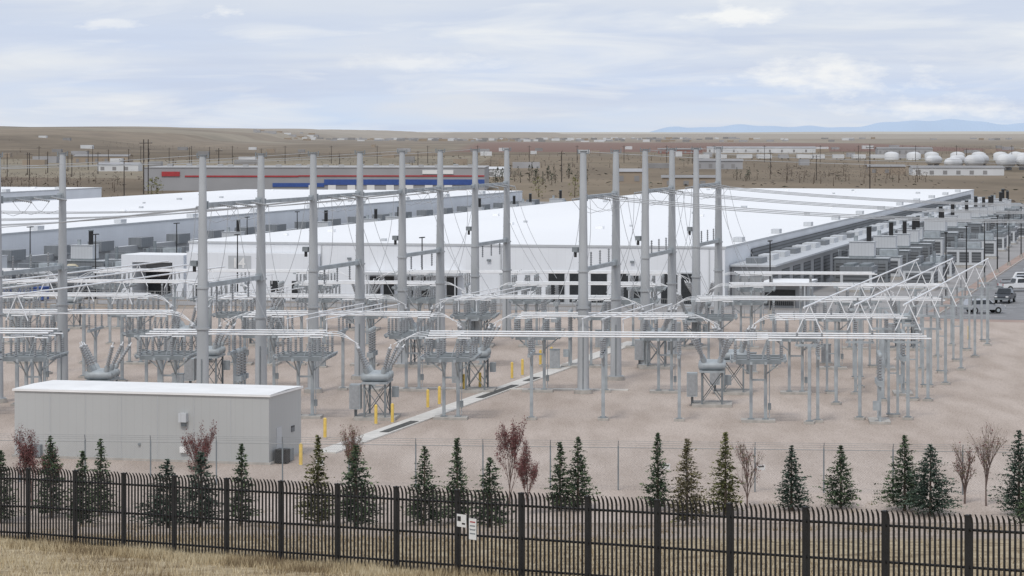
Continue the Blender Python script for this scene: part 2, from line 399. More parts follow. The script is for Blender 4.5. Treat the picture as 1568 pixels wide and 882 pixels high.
inst(sw,(-42.5,line_y(211,-42),.02),RW)
inst(cbk,(16.2,222,.02),RW)
row(234,[-41,-31,-21,-8.5,2.2,13,24],[-26,-3,18.8],[-36,-14.5,8,29],[-12,33],-46,33,[(-29.5,-22.4),(-7.0,.8),(14.8,22.6)])
row(259,[-47,-36,-26,-14,-3.5,8,19,30],[-31,-8.6,13.6],[-41,-20,3,24.5],[-23,5.5,35],-54,40,[(-34.8,-27.2),(-12.4,-4.8),(9.7,17.5)])
row(283,[-52,-31,-20,-9,2,13,24,35],[-25.5,-3.5,18.5,40],[-42,-36,-15,7.5,29.5],[-11,10,31],-60,44,[(-29.3,-21.7),(-7.4,.4),(14.6,22.4)])
row(306,[-56,-45,-22,-11,1,15,27],[-50,-16.5,21],[-38,-30,-5,8,33],[-26,5],-64,40,[(-53.8,-46.2),(-20.3,-12.7),(17.2,24.8)])
for (x,y0) in ((-16,213),(7,213),(-4.7,237),(-26,238),(-31,262)):
    q=MB()
    for dx in (-1.6,0,1.6): q.cyl((dx,0,7.6),(dx,20,7.6),.045,ALU,seg=6); q.cyl((dx,.3,6.6),(dx,.3,7.6),.04,ALU,seg=6); q.cyl((dx,19.7,6.6),(dx,19.7,7.6),.04,ALU,seg=6)
    q.obj('bus_tube',(x,y0,.02),-TH)
kc=MB(); kc.box((0,0,.08),(1.2,1,.16),CONC); kc.box((0,0,1.0),(.9,.7,1.7),STEEL); kc.box((0,-.36,1.0),(.75,.03,1.5),PORC)
kc.box((0,0,1.88),(1.0,.8,.06),STEELD); ko=kc.obj('relay_cabinet',(-28,230,.02),RW)
for x,y in ((4,256),(22,252),(30,262),(-18,258),(9,281)): inst(ko,(x,y,.02),RW)

def aframe(q,x,y,zt):
    q.box((x,y,.1),(.8,.8,.2),CONC); q.box((x,y,3.0),(.24,.24,5.8),STEEL); q.box((x,y,.23),(.5,.5,.06),STEELD)
    q.box((x,y,5.95),(2.2,.18,.16),STEEL)
    for s in (-1,1):
        q.ringed((x+s*.95,y,6.9),(x,y,zt),[(0,.05),(1,.04)],ALU,6)
        q.ins((x+s*.95,y,6.0),(x+s*.95,y,6.9),.12,6)
for (sx,sy,Lh) in ((21.8,205,82),(26.0,208,80),(29.7,208,80)):
    q=MB(); q.cyl((0,0,9),(0,Lh,9),.075,ALU,seg=8)
    k=3
    while k<Lh: aframe(q,0,k,9); k+=15.2
    q.obj('elevated_bus',(sx,sy,.02),-TH)
for (sx,sy,Lh) in ((-42,214,56),(-46,218,56),(-50,222,60)):
    q=MB(); q.cyl((0,0,9),(0,Lh,9),.075,ALU,seg=8); k=8
    while k<Lh: aframe(q,0,k,9); k+=22
    q.obj('elevated_bus',(sx,sy,.02),-TH)
q=MB(); q.box((0,0,.1),(.8,.8,.2),CONC); q.box((-.35,0,3.2),(.2,.2,6.1),STEEL); q.box((.35,0,3.2),(.2,.2,6.1),STEEL); q.box((0,0,6.2),(1.6,.3,.2),STEEL); q.box((0,0,3.4),(.6,.1,.1),STEEL)
q.ins((0,0,6.3),(0,0,7.3),.13,7); q.box((0,0,.23),(1.1,.5,.06),STEELD)
sp_=q.obj('bus_post',(29.6,213,.02),RW)
for x,y in ((33,226),(36,238),(39.5,252),(43,265),(46,278),(27,232),(31,246),(34,258),(50,290)): inst(sp_,(x,y,.02),RW)

q=MB(); q.cyl((0,0,0),(0,0,1.42),.12,YEL,seg=12); q.ringed((0,0,1.42),(0,0,1.5),[(0,.12),(.6,.08),(1,.02)],YEL,12); q.cyl((0,0,0),(0,0,.05),.2,CONC,seg=12)
bo=None
for x,y in ((-14.0,181.8),(-13.5,198),(-10.3,207.6),(-9.1,208.6),(-6.75,220),(-5.9,222.7),(-4.1,234),(-2.75,235.7),(0,246.4),(.95,249.7),(2.7,260.3),(3.8,264),(48.8,293),(10.5,290)):
    if bo is None: bo=q.obj('yellow_bollard',(x,y,.02))
    else: inst(bo,(x,y,.02))

# ---------------------------------------------------------------- data halls
def hall(name,loc,W,Ln,H,front=True):
    q=MB()
    q.b2(-W,0,0,Ln,.0,H,WHITEW)
    q.b2(-W-.12,.12,-.12,Ln+.12,H,H+.28,TRIM,ROOFW)
    n=int(Ln/16)
    for k in range(n):
        for j in range(4):
            if R()<.4: 
                x=-W*(j+.5)/4+U(-4,4);y=8+k*16+U(-5,5); s=U(.4,1.1)
                q.box((x,y,H+.29+(.2+s*.2)/2),(s,s*1.2,.2+s*.2),TRIM if R()<.4 else ROOFW)
        if k%2: q.box((-.9,k*16,H+.6),(1.2,2.4,.6),MECHL)
    q.box((-W/2,-.06,.5),(W,.1,1.0),TRIM)
    if front:
        for x in (-22,-19.2,-16.4,-13.6,-10.8,-7.2,-4.6): q.box((x,-.07,2.2),(2.1,.14,3.8),GLASS); q.box((x,-.1,4.25),(2.3,.25,.14),TRIM)
        for x in (-46.5,-44.6,-42,-39.6,-36): q.box((x,-.07,2.0),(1.4,.14,2.6),GLASS)
        q.b2(-47.5,-34.5,-2.4,-.13,3.6,3.95,TRIM,ROOFW)
        for x in (-47,-41,-35): q.box((x,-2.2,1.78),(.15,.15,3.56),TRIM)
        q.box((-29.4,-.1,H/2),(.2,.16,H-.1),TRIM)
        for x in (-53.9,-33,-2): q.box((x,-.09,3.7),(.12,.1,7.3),TRIM)
        for x in (-50,-31,-12): q.box((x,-.2,5.6),(.5,.3,.25),STEELD)
        q.b2(-72.4,-54,-1.2,-.13,0,H-1.2,WHITEW,ROOFW)
        q.box((-64.9,-1.23,4.9),(3.2,.03,1.9),TRIM)
        for x in (-70.5,-60,-57): q.box((x,-1.25,1.4),(1.2,.08,2.4),GLASS)
    return q.obj(name,(loc[0],loc[1],0),-TH)
hA=hall('data_center_hall',HC,72.5,372,7.4)
cu=bpy.data.curves.new('number_14','FONT'); cu.body='14'; cu.size=1.9; cu.extrude=.02; cu.offset=.03
cu.materials.append(SIGNW); t=bpy.data.objects.new('building_number',cu); sc.collection.objects.link(t)
t.parent=hA; t.location=(-66.0,-1.28,4.25); t.rotation_euler=(math.pi/2,0,0)
HB=(-73.6-65*UX,394-65*UY)
hall('data_center_hall',HB,74,372,7.4,False)
hall('data_center_hall',(-110-330*UX,735-330*UY),74,330,7.4,False)

q=MB(); q.b2(0,9,0,7,4.6,5.6,WHITEW,ROOFW); q.b2(0,1.6,0,7,0,4.6,WHITEW); q.b2(7.4,9,0,7,0,4.6,WHITEW); q.b2(1.6,7.4,5,7,0,4.6,GREYB); q.b2(1.6,7.4,4.9,4.98,.1,3.2,GLASS)
q.b2(9,13,2,8,0,3.4,WHITEW,ROOFW)
q.obj('entry_portal_building',(-53,372,.03),-TH)
q=MB()
q.b2(.15,5,4,365,0,5.0,GREYB,TRIM); q.b2(.15,6,3,366,5.0,5.25,TRIM)
for k in range(36): q.box((5.03,8+k*10,2.4),(.08,6.5,3.4),LOUV); q.box((2.6,9+k*10,5.6),(2.0,5,.7),MECHL if k%3 else MECH)
q.b2(.14,.3,20,360,5.3,6.6,LOUV)
q.b2(5,11,-3,6,3.1,3.4,TRIM,ROOFW); q.b2(5,10.5,0,5.5,0,3.1,GREYB); q.box((7,-.05,1.3),(4,.1,2),GLASS)
for x in (5.4,10.6): q.box((x,-2.8,1.55),(.15,.15,3.1),TRIM)
q.obj('service_annex',(*HC,.0),-TH)

def genset():
    q=MB(); q.box((0,0,.2),(8.4,3.9,.4),CONC); q.box((0,0,2.1),(7.8,3.4,3.3),MECH)
    q.box((0,0,3.85),(8.0,3.6,.14),STEELD,0,TRIM)
    for k in range(4): q.box((-2.9+k*1.9,-1.72,2.0),(1.5,.06,2.2),LOUV)
    q.box((3.93,0,2.2),(.06,2.6,2.4),LOUV)
    q.box((0,.2,5.2),(3.6,2.4,2.0),MECHL); q.box((0,.2,6.25),(3.8,2.6,.1),TRIM)
    for x in (-1.6,1.6): q.box((x,-.9,4.1),(.14,.14,.5),STEELD)
    q.box((0,.2,4.05),(3.6,2.4,.3),STEELD)
    q.cyl((.9,.5,6.2),(.9,.5,8.4),.36,BLACK,seg=12); q.cyl((.9,.5,8.4),(.9,.5,8.55),.42,STEELD,seg=12)
    q.cyl((-1,.4,6.3),(-1,.4,7.1),.3,STEEL,seg=10)
    for x in (-3.7,-2.2): q.cyl((x,1.5,3.9),(x,1.5,5.0),.04,STEEL,seg=5)
    q.cyl((-3.8,1.5,4.9),(-2,1.5,4.9),.03,STEEL,seg=5)
    return q
def genset2():
    q=MB(); q.box((0,0,.2),(7.4,3.9,.4),CONC); q.box((0,0,1.9),(6.8,3.2,2.9),MECHL)
    q.box((0,0,3.42),(7.0,3.4,.14),STEELD,0,TRIM)
    for k in range(3): q.box((-2.2+k*2.2,-1.62,1.9),(1.7,.06,1.9),LOUV)
    q.box((1.5,0,4.0),(2.6,1.8,1.0),STEEL); q.cyl((-1.6,0,3.5),(-1.6,0,5.6),.28,STEELD,seg=10); q.box((0,2.6,2.4),(5.5,.8,4.4),MECH)
    for x in (-3,0,3): q.cyl((x,-1.5,3.5),(x,-1.5,4.5),.03,STEEL,seg=5)
    q.cyl((-3,-1.5,4.45),(3,-1.5,4.45),.03,STEEL,seg=5)
    return q
def chiller():
    q=MB(); q.box((0,0,.15),(5,7,.3),CONC); q.box((0,0,1.6),(4.4,6.4,2.6),MECHL); q.box((0,0,3.2),(4.6,6.6,.6),MECH)
    for x in (-1.1,1.1):
        for y in (-2,0,2): q.cyl((x,y,3.5),(x,y,3.85),.8,STEELD,seg=12)
    q.box((2.23,0,1.6),(.06,5.6,1.8),LOUV); q.box((0,-3.23,1.6),(3.6,.06,1.8),LOUV)
    return q
gs=genset().obj('generator_set',(*S(10.5,56),.03),-TH); g2s=genset2().obj('generator_set',(*S(11,72),.03),-TH); ch=chiller().obj('air_chiller_unit',(*S(12,40),.03),-TH)
for k in range(1,20):
    inst(gs if k%2==0 or R()<.4 else g2s,(*S(10.5+U(-.6,.6),72+k*14.5),.03),-TH,U(.92,1.04))
for k in range(0,19):
    r=R()
    if r<.85: inst(ch if r<.4 else g2s,(*S(20.0+U(-.5,.5),46+k*16.5),.03),-TH+(math.pi/2 if r>.6 else 0),U(.85,1))
for k in range(0,24):
    r=R()
    inst(gs if r<.4 else g2s,(*S(10.5,40+k*15.5,HB),.03),-TH,U(.85,.95))
    if R()<.8: inst(ch if R()<.5 else g2s,(*S(19,47+k*15.5,HB),.03),-TH,U(.85,1.05))
q=MB(); q.b2(5,6,20,370,0,4.6,GREYB,TRIM)
for k in range(22): q.box((5.5,25+k*16,5.0),(2.2,5,1.5),MECH)
q.obj('equipment_yard_wall',(*HB,0),-TH)
def lightpole(h=9):
    q=MB(); q.cyl((0,0,0),(0,0,.6),.3,CONC,seg=10); q.cyl((0,0,.6),(0,0,h),.11,BLACK,.07,8); q.box((0,-.35,h),(.35,.9,.12),BLACK); q.box((0,.35,h),(.35,.9,.12),BLACK); return q
lp=lightpole().obj('light_pole',(*S(-36,-14),0),-TH)
for x,y in ((8,-14),(-62,-10),(-80,-14),(-100,10),(-86,30),(-88,90),(-88,150),(26,20),(26.5,45),(27,70),(27,95),(27,120),(27,150),(27,180),(27,210),(48,10),(48,60),(48,110),(-86,60)):
    inst(lp,(*S(x,y),0),-TH)
q=MB(); q.ringed((0,0,0),(0,0,3.2),[(0,1.0),(.92,1.0),(1,.5)],BEIGE,16); q.box((0,0,.1),(2.6,2.6,.2),CONC)
o=q.obj('storage_tank',(-63.5,396,.03)); inst(o,(-61,398,.03),0,.9)
q=MB(); q.b2(0,16,0,8,0,2.6,GREYB,TRIM); q.b2(-.3,16.3,-.3,8.3,2.6,2.85,TRIM); 
for k in range(4): q.box((2.2+k*3.8,-.03,1.3),(2.6,.08,1.9),LOUV)
q.obj('pump_house',(-72,380,.03),-TH)
q=MB(); q.b2(0,3.5,0,2,.15,1.7,BLUE); q.b2(-.1,3.6,-.1,2.1,1.7,1.85,BLUE)
for x in (.3,1.2,2.1,3.0): q.box((x,-.06,.95),(.1,.1,1.4),BLUE)
o=q.obj('dumpster',(-70,362,.03),-TH); inst(o,(-65,361,.03),-TH)
q=MB(); q.b2(0,22,0,9,0,4.2,MECH,TRIM)
for k in range(6): q.box((2+k*3.5,-.04,1.8),(2.2,.1,2.2),LOUV)
q.obj('electrical_building',(-97,372,.03),-TH)
q=MB(); x=-120
while x<30: q.box((x,0,1.1),(.08,.08,2.2),GALV); x+=3
q.box((-45,0,2.18),(150,.05,.05),GALV); q.box((-45,0,.15),(150,.05,.05),GALV)
x=-119.9
while x<30: q.box((x,0,1.15),(.015,.02,2.0),GALV); x+=.25
q.obj('yard_fence',(*S(0,-21),0),-TH)

# ---------------------------------------------------------------- vehicles
def vehicle(name,loc,rz,paint,kind='pickup'):
    q=MB(); W=1.9
    if kind=='pickup':
        prof=[(-2.8,.55),(-2.8,1.12),(-.95,1.15),(-.75,1.85),(.55,1.88),(1.2,1.22),(2.6,1.08),(2.85,.9),(2.85,.5)]
        wx=(-1.75,1.85); win=[(-.68,1.22),(-.55,1.75),(.45,1.78),(1.0,1.22)]
    else:
        prof=[(-2.4,.5),(-2.45,1.05),(-2.1,1.7),(.5,1.75),(1.2,1.15),(2.3,1.0),(2.45,.8),(2.45,.45)]
        wx=(-1.5,1.5); win=[(-2.0,1.15),(-1.8,1.62),(.42,1.66),(.95,1.15)]
    n=len(q.v); k=len(prof)
    def hw(z): return W/2 if z<1.25 else W/2-.16
    for s in (-1,1):
        for x,z in prof: q.v.append((x,s*hw(z),z))
    q.face([n+i for i in range(k)],paint); q.face([n+k+i for i in range(k)][::-1],paint)
    for i in range(k): q.face([n+i,n+(i+1)%k,n+k+(i+1)%k,n+k+i],paint)
    for s in (-1,1):
        pts=[(x,s*(W/2+.01 if z<1.25 else W/2-.12),z) for x,z in win]
        q.poly(pts,GLASS)
        for x in wx: q.cyl((x,s*(W/2-.22),.4),(x,s*(W/2+.03),.4),.4,RUB,seg=16); q.cyl((x,s*(W/2+.03),.4),(x,s*(W/2+.05),.4),.22,STEEL,seg=10)
    fx0,fz0,fx1,fz1=(.62,1.84,1.16,1.28) if kind=='pickup' else (.58,1.7,1.14,1.22)
    q.poly([(fx0+.03,-.72,fz0),(fx0+.03,.72,fz0),(fx1+.03,.82,fz1),(fx1+.03,-.82,fz1)],GLASS)
    if kind=='pickup':
        q.poly([(-.78,-.7,1.78),(-.97,-.8,1.22),(-.97,.8,1.22),(-.78,.7,1.78)],GLASS); q.box((-1.9,0,1.16),(1.6,1.6,.05),RUB)
    fx=prof[-2][0]
    q.box((fx+.02,0,.62),(.12,1.85,.2),STEELD); q.box((prof[0][0]-.03,0,.62),(.12,1.85,.2),STEELD)
    for s in (-1,1): q.box((fx+.0,s*.72,.92),(.06,.35,.16),SIGNW); q.box((prof[0][0]-.02,s*.82,.95),(.05,.16,.3),RED); q.box((.95,s*1.05,1.25),(.15,.2,.16),BLACK)
    return q.obj(name,loc,rz)
SIL=mat('silver_paint',(.45,.47,.5),.25,.3,.03,2); WHT=mat('white_car_paint',(.75,.76,.77),.25,0,.03,2); DKC=mat('dark_car_paint',(.05,.055,.065),.25,0,.05,2); REDC=mat('maroon_car_paint',(.2,.03,.03),.25,0,.05,2)
cols=[SIL,WHT,DKC,SIL,WHT,REDC,DKC,WHT]
vehicle('parked_suv',(57.8,336,.04),math.radians(12),SIL,'suv')
vehicle('parked_pickup_truck',(64.2,357,.04),math.radians(250),DKC)
vehicle('parked_pickup_truck',(70.8,383,.04),math.radians(15),WHT)
for k in range(9):
    x,y=S(34+U(-.4,.4),52+k*11); vehicle('parked_car' if k%2 else 'parked_pickup_truck',(x,y,.04),-TH+U(-.1,.1),cols[k%8],'suv' if k%2 else 'pickup')
vehicle('parked_pickup_truck',(-66,368,.04),.1,WHT); vehicle('parked_car',(-58,366,.04),.2,DKC,'suv')

# ---------------------------------------------------------------- chain link fence
q=MB(); A=Vector((-40,174,0)); B=Vector((44,165.3,0)); d=(B-A); Lf=d.length; d.normalize(); n_=int(Lf/4.2)
for k in range(n_+1):
    p=A+d*(k*4.2+.6); q.cyl(p,p+Vector((0,0,2.75)),.05,STEELD,seg=6); q.cyl(p+Vector((0,0,2.75)),p+Vector((0,-.22,3.1)),.025,STEELD,seg=5)
q.cyl(A+Vector((0,0,2.65)),B+Vector((0,0,2.65)),.025,GALV,seg=6)
for i,(o,z) in enumerate(((-.05,2.82),(-.13,2.95),(-.21,3.08))): q.cyl(A+Vector((0,o,z)),B+Vector((0,o,z)),.01,GALV,seg=4)
s=0
while s<Lf-2.6:
    for a,b_ in ((0,2.6),(2.6,0)):
        p0=A+d*(s+a); p1=A+d*(s+b_); p1.z=2.6; p0.z=.05; wv=d*.004
        q.poly([p0-wv,p0+wv,p1+wv,p1-wv],GALV)
    s+=.16
q.obj('chain_link_fence')
for x,y in ((9.5,169.1),(15.3,168.6),(-12,171.2)):
    z=MB(); z.box((0,-.06,1.5),(.5,.02,.35),SIGNW); z.box((0,-.072,1.56),(.36,.004,.08),BLACK); z.obj('warning_sign',(x,y,0))

# ---------------------------------------------------------------- black picket fence
P0=Vector((-17.25,92.4)); P1=Vector((12.36,66.2)); dd=(P1-P0); Lp=dd.length; dd.normalize(); ang=math.atan2(dd.y,dd.x)
nrm=Vector((-dd.y,dd.x))
q=MB(); s0=.6527*Lp
def fp(s):
    p=P0+dd*s; return p.x,p.y,gz(p.x,p.y)
for k in range(-16,10):
    s=s0+k*2.43; x,y,z=fp(s)
    if s<-14 or s>Lp+12: continue
    q.box((x,y,z+1.15),(.12,.12,2.6),FENB,ang)
    q.box((x,y,z+2.47),(.14,.14,.04),FENB,ang)
    x2,y2,z2=fp(s+2.43)
    for zz in (2.12,1.2,.32):
        q.cyl((x,y,z+zz),(x2,y2,z2+zz),.034,FENB,seg=4)
    for j in range(1,16):
        t=s+j*2.43/16; a,b_,c_=fp(t); oa,ob=a-nrm.x*.05,b_-nrm.y*.05; jz=U(-.012,.012)
        q.box((oa,ob,c_+1.2),(.052,.03,2.2),FENB,ang+U(-.03,.03))
        n=len(q.v); tx,ty=-nrm.x*.10,-nrm.y*.10
        for (px,py,pz,ww) in ((oa,ob,c_+2.3,.026),(oa+tx*.3,ob+ty*.3,c_+2.42+jz,.026),(oa+tx,ob+ty,c_+2.53+jz,.008)):
            for sx,sy in ((-1,-1),(1,-1),(1,1),(-1,1)):
                q.v.append((px+dd.x*ww*sx+nrm.x*.014*sy,py+dd.y*ww*sx+nrm.y*.014*sy,pz))
        for i in range(2):
            for e in range(4): q.face([n+i*4+e,n+i*4+(e+1)%4,n+i*4+4+(e+1)%4,n+i*4+4+e],FENB)
        q.face([n+8,n+9,n+10,n+11],FENB)
q.obj('black_metal_fence')
for px,dz,wd,ht in ((711,1.62,.36,.36),(728,1.40,.28,.60)):
    inv=.010823+2.7315e-6*px; Y=1/inv; s=(92.4-Y)/26.2*Lp; x,y,z=fp(s)
    g2=MB(); g2.box((0,-.12,dz),(wd,.012,ht),SIGNW)
    if ht<.4: g2.box((-.09,-.128,dz+.05),(.13,.004,.14),BLACK); g2.box((.08,-.128,dz-.08),(.12,.004,.05),BLACK)
    else:
        for i in range(4): g2.box((0,-.128,dz+.2-i*.11),(.2,.004,.035),RED if i==0 else STEELD)
    for sx in (-.1,.1): g2.box((sx,-.09,dz),(.02,.08,.02),STEELD)
    g2.obj('fence_warning_sign',(x,y,z),ang)

# ---------------------------------------------------------------- grass
gmats=[mat('dry_grass',(.50,.41,.26),.9,0,.2,5),mat('dry_grass_pale',(.60,.52,.36),.9,0,.2,5),mat('dry_grass_brown',(.25,.19,.115),.9,0,.2,5)]
q=MB()
def blade(x,y,z,h,mm):
    a=U(0,6.28); wv=.014; lx,ly=U(-.12,.12),U(-.12,.12)
    n=len(q.v); q.v+=[(x-wv*math.cos(a),y-wv*math.sin(a),z-.02),(x+wv*math.cos(a),y+wv*math.sin(a),z-.02),(x+lx,y+ly,z+h)]; q.face([n,n+1,n+2],mm)
for i in range(42000):
    s=U(-6,26); off=U(-14,.6); p=P0+dd*s+nrm*(off if R()<.6 else U(-2,.8)); 
    h=U(.08,.32)*(.9+.5*math.sin(p.x*.9)*math.cos(p.y*1.1))
    cl=math.sin(p.x*1.3+p.y*.4)+math.sin(p.y*1.9-p.x*.7)+U(-1,1)
    blade(p.x,p.y,gz(p.x,p.y),max(.05,h),gmats[2 if cl<-.7 else (0 if cl<.8 else 1)])
for i in range(14000):
    s=U(-6,44); o_=abs(random.gauss(0,8))+.5; p=P0+dd*s+nrm*o_
    blade(p.x,p.y,gz(p.x,p.y),U(.08,.25),gmats[0 if R()<.4 else 2])
# weed tufts in the strip between the fences
for i in range(260):
    cx,cy=U(-34,34),U(110,164)
    for _ in range(26):
        x_,y_=cx+random.gauss(0,.3),cy+random.gauss(0,.3); blade(x_,y_,gz(x_,y_),U(.1,.3),gmats[0 if R()<.4 else 2])
q.obj('dry_grass')

# ---------------------------------------------------------------- trees
def spruce(x,y,h,w,mats,name='spruce_tree',dens=1.0):
    w*=1.25*U(.92,1.1)
    q=MB(); q.cyl((0,0,-.1),(0,0,h*.96),.07+h*.008,BARK,.012,7)
    lv=int(h/.135); ph=U(0,6)
    lop=[1+U(-.25,.25) for _ in range(8)]; skew=U(.7,.95)
    for i in range(lv):
        t=(i+.5)/lv; z=h*(.05+.95*t)
        whorl=.78+.34*((i%3)==0)
        rad=w*(1-t)**skew*whorl*min(1,.6+t*4)+.05
        nb=max(5,int((8+rad*13)*dens))
        for k in range(nb):
            a=U(0,6.283); r=rad*U(.6,1.2)*lop[int(a/6.2832*8)%8]
            ex,ey=math.cos(a)*r,math.sin(a)*r; up=U(-.08,.22)*r+.05
            steps=max(2,int(r/.13))
            for s in range(steps):
                f=(s+.6)/steps
                if f<.25 and r>.5: continue
                cx,cy,cz=ex*f,ey*f,z+up*f-.10*r*f*f
                sz=U(.06,.145)*(1.1-.35*f)
                n=len(q.v)
                for _ in range(3): q.v.append((cx+U(-sz,sz),cy+U(-sz,sz),cz+U(-sz,sz)*.9))
                q.v.append((cx+ex/r*sz*1.2,cy+ey/r*sz*1.2,cz+U(-.03,.06)))
                tone=(f>.75)*.45+R()*.55+(math.sin(a*3+ph+z*2)*.2)-(.12 if i%3==1 else 0)
                q.face([n,n+1,n+3,n+2],mats[0 if tone<.45 else (1 if tone<.85 else 2)])
    for _ in range(22):
        sz=.05; n=len(q.v); z=h*U(.9,1.0)
        for _ in range(3): q.v.append((U(-sz,sz),U(-sz,sz),z+U(-.1,.1)))
        q.face([n,n+1,n+2],mats[1])
    return q.obj(name,(x,y,gz(x,y)),U(0,6))
def decid(x,y,h,w,leaf,name,nl=5,bark=BARKG):
    q=MB()
    def br(p,d,L,r,lvl):
        e=p+d*L; q.cyl(p,e,r,bark,r*.6,5,caps=False)
        if leaf and lvl>=1:
            for _ in range(nl*(2 if lvl>=3 else 1)):
                c_=p.lerp(e,R())+Vector((U(-.16,.16),U(-.16,.16),U(-.16,.16))); s=.065; n=len(q.v)
                for _ in range(3): q.v.append(tuple(c_+Vector((U(-s,s),U(-s,s),U(-s,s)))))
                q.face([n,n+1,n+2],leaf[0] if R()<.55 else leaf[1])
        if lvl<4:
            for _ in range(3 if lvl else 7):
                s=.45 if lvl else .4
                nd=(d+Vector((U(-s,s),U(-s,s),U(0,.25)))).normalized()
                br(p.lerp(e,U(.25 if lvl==0 else .45,1)),nd,L*U(.6,.85),r*.55,lvl+1)
    br(Vector((0,0,-.1)),Vector((U(-.05,.05),U(-.05,.05),1)).normalized(),h*.36,.06,0)
    zz=max(v[2] for v in q.v); xx=max(max(abs(v[0]),abs(v[1])) for v in q.v)
    q.v=[(v[0]*w/xx,v[1]*w/xx,v[2]*h/zz) for v in q.v]
    return q.obj(name,(x,y,gz(x,y)))
for i,t in enumerate([(-28.9,155,4.1,1.0),(-26.4,157,4.7,.9),(-23.5,150,4.1,.9),(-23.7,158,4.4,.85),(-17.6,140,3.5,1.4),(-14.8,150,4.5,.75),(-16.1,142,3.9,1.1),
          (-8.25,145,4.3,1.2),(-4.85,152,4.4,1.0),(-3.1,155,4.8,.9),(-1.15,142,3.6,1.0),(2.8,160,4.0,.85),(3.85,160,4.3,.9),
          (8.5,160,4.55,.8),(16.3,160,3.8,1.2),(19.3,161,3.7,1.2),(22.9,160,4.4,1.4),(24.1,158,4.1,1.5),(29.2,158,4.9,1.35),(28.6,152,2.4,.9),(31.5,160,4.3,1.2),(-33,158,4.3,1.0)]):
    spruce(*t,SPB if i in (4,6,14,17,18) else SPR)
for t in [(-10.75,152,5.0,.95),(12.3,158,4.8,.95)]: spruce(*t,SPY)
spruce(9.7,152,4.8,1.15,SPT,'drying_spruce_tree',.85)
for t in [(-28,160,5.2,1.3),(-18.1,160,5.3,1.3),(-.15,162,5.3,1.4),(.9,158,4.7,1.0),(-26.8,159,4.4,.8)]: decid(*t,REDL,'crabapple_tree',8)
for t in [(-9,158,5.4,1.2)]: decid(*t,[REDL[1],SPT[1]],'crabapple_tree',5)
for t in [(13.8,161,4.1,1.1),(28.0,162,5.0,1.7),(26.9,163,4.0,1.1)]: decid(*t,[REDL[1],SPT[1]],'bare_deciduous_tree',1)

# ---------------------------------------------------------------- distant things
WG=mat('warehouse_grey',(.34,.34,.35),.7,0,.06,.1); WR=mat('warehouse_roof',(.40,.40,.40),.8,0,.08,.1)
q=MB(); W=132
q.b2(0,W,0,60,0,8.8,WG,WR); q.b2(-.2,W+.2,-.2,60.2,8.8,9.1,WG,WR)
q.b2(16,60,-.25,-.02,5.3,5.9,RED); q.b2(60,W,-.25,-.02,5.5,6.0,RED); q.b2(70,W,-.3,-.03,2.3,4.4,BLUE); q.b2(50,70,-.28,-.03,1.5,3.0,BLUE)
q.b2(7,14,-.4,-.02,5.6,7.4,RED); q.b2(108,120,-.4,-.02,6.5,8.0,SIGNW)
for k in range(8): q.b2(64+k*7.5,67+k*7.5,-.35,-.02,0,2.2,SIGNW)
for k in range(20): q.box((6+k*6.3,20+U(-8,20),9.5),(2,2,.9),WR)
q.obj('striped_warehouse',(-142.6,1062,0),-.02)
DW=mat('distant_white',(.62,.63,.64),.7,0,.06,.1); DG=mat('distant_grey',(.36,.36,.37),.7,0,.1,.1); DB=mat('distant_tan',(.34,.28,.22),.8,0,.1,.1); DR=mat('distant_roof',(.27,.265,.265),.8,0,.1,.1); DRD=mat('distant_redbrown',(.27,.16,.14),.8,0,.1,.1)
def shed(name,pxc,Y,wm,d_,h,wall,roof,rz=-.05):
    X=pxc; q=MB(); hw=wm/2
    q.b2(-hw,hw,0,d_,0,h,wall)
    q.poly([(-hw-.5,-.5,h+.01),(hw+.5,-.5,h+.01),(hw+.5,d_/2,h+h*.28),(-hw-.5,d_/2,h+h*.28)],roof); q.poly([(-hw-.5,d_/2,h+h*.28),(hw+.5,d_/2,h+h*.28),(hw+.5,d_+.5,h+.01),(-hw-.5,d_+.5,h+.01)],roof)
    q.poly([(hw,0,h),(hw,d_,h),(hw,d_/2,h*1.28)],wall); q.poly([(-hw,0,h),(-hw,d_/2,h*1.28),(-hw,d_,h)],wall)
    k=-hw+3
    while k<hw-3: q.box((k,-.05,h*.4),(2.2,.12,h*.5),DR if wall is not DR else DG); k+=max(7,wm/9)
    q.obj(name,(X,Y,gz(X,Y)),rz)
shed('metal_shed',75,1150,24,18,3.6,DB,DR); shed('metal_shed',53,1230,14,12,5,DB,DG)
shed('long_storage_building',236,1450,48,22,4,DW,DR); shed('long_storage_building',205,1500,20,18,4,DB,DR)
shed('metal_shed',-15,1400,26,20,4,DW,DW)
shed('long_industrial_building',300,3300,130,30,6,DW,DG); shed('long_industrial_building',190,3100,50,30,5,DRD,DR)
shed('long_industrial_building',430,3000,60,30,6,DG,DR)
shed('metal_shed',128,1700,30,20,5,DG,DR); shed('metal_shed',-300,2000,40,20,5,DB,DR); shed('metal_shed',-230,1600,24,14,4,DW,DG)
q=MB(); x=150
while x<330:
    l=U(8,14)
    q.b2(x,x+l,U(0,30),U(31,34),1.0,4.2,DW if R()<.75 else DG)
    for a in (1,l-2): q.b2(x+a,x+a+1.2,0,1,0,1,RUB)
    x+=l+U(1,9)
q.obj('parked_trailers',(10,2350,0),-.04)
q=MB()
for rw in range(2):
    for k in range(9):
        x=k*15+U(-2,2)+rw*6; yy=U(0,20)+rw*160; r=U(2.9,4.2); z_=r+1.6
        q.ringed((x,yy,z_),(x+10,yy+16,z_),[(0,.4),(.03,r*.55),(.1,r*.85),(.18,r),(.82,r),(.9,r*.85),(.97,r*.55),(1,.4)],DW,16)
        for t in (4,12): q.box((x+t*.6,yy+t,1),(3.4,.6,2.2),DG)
q.obj('propane_tank_farm',(262,1650,0),-.05)
q=MB()
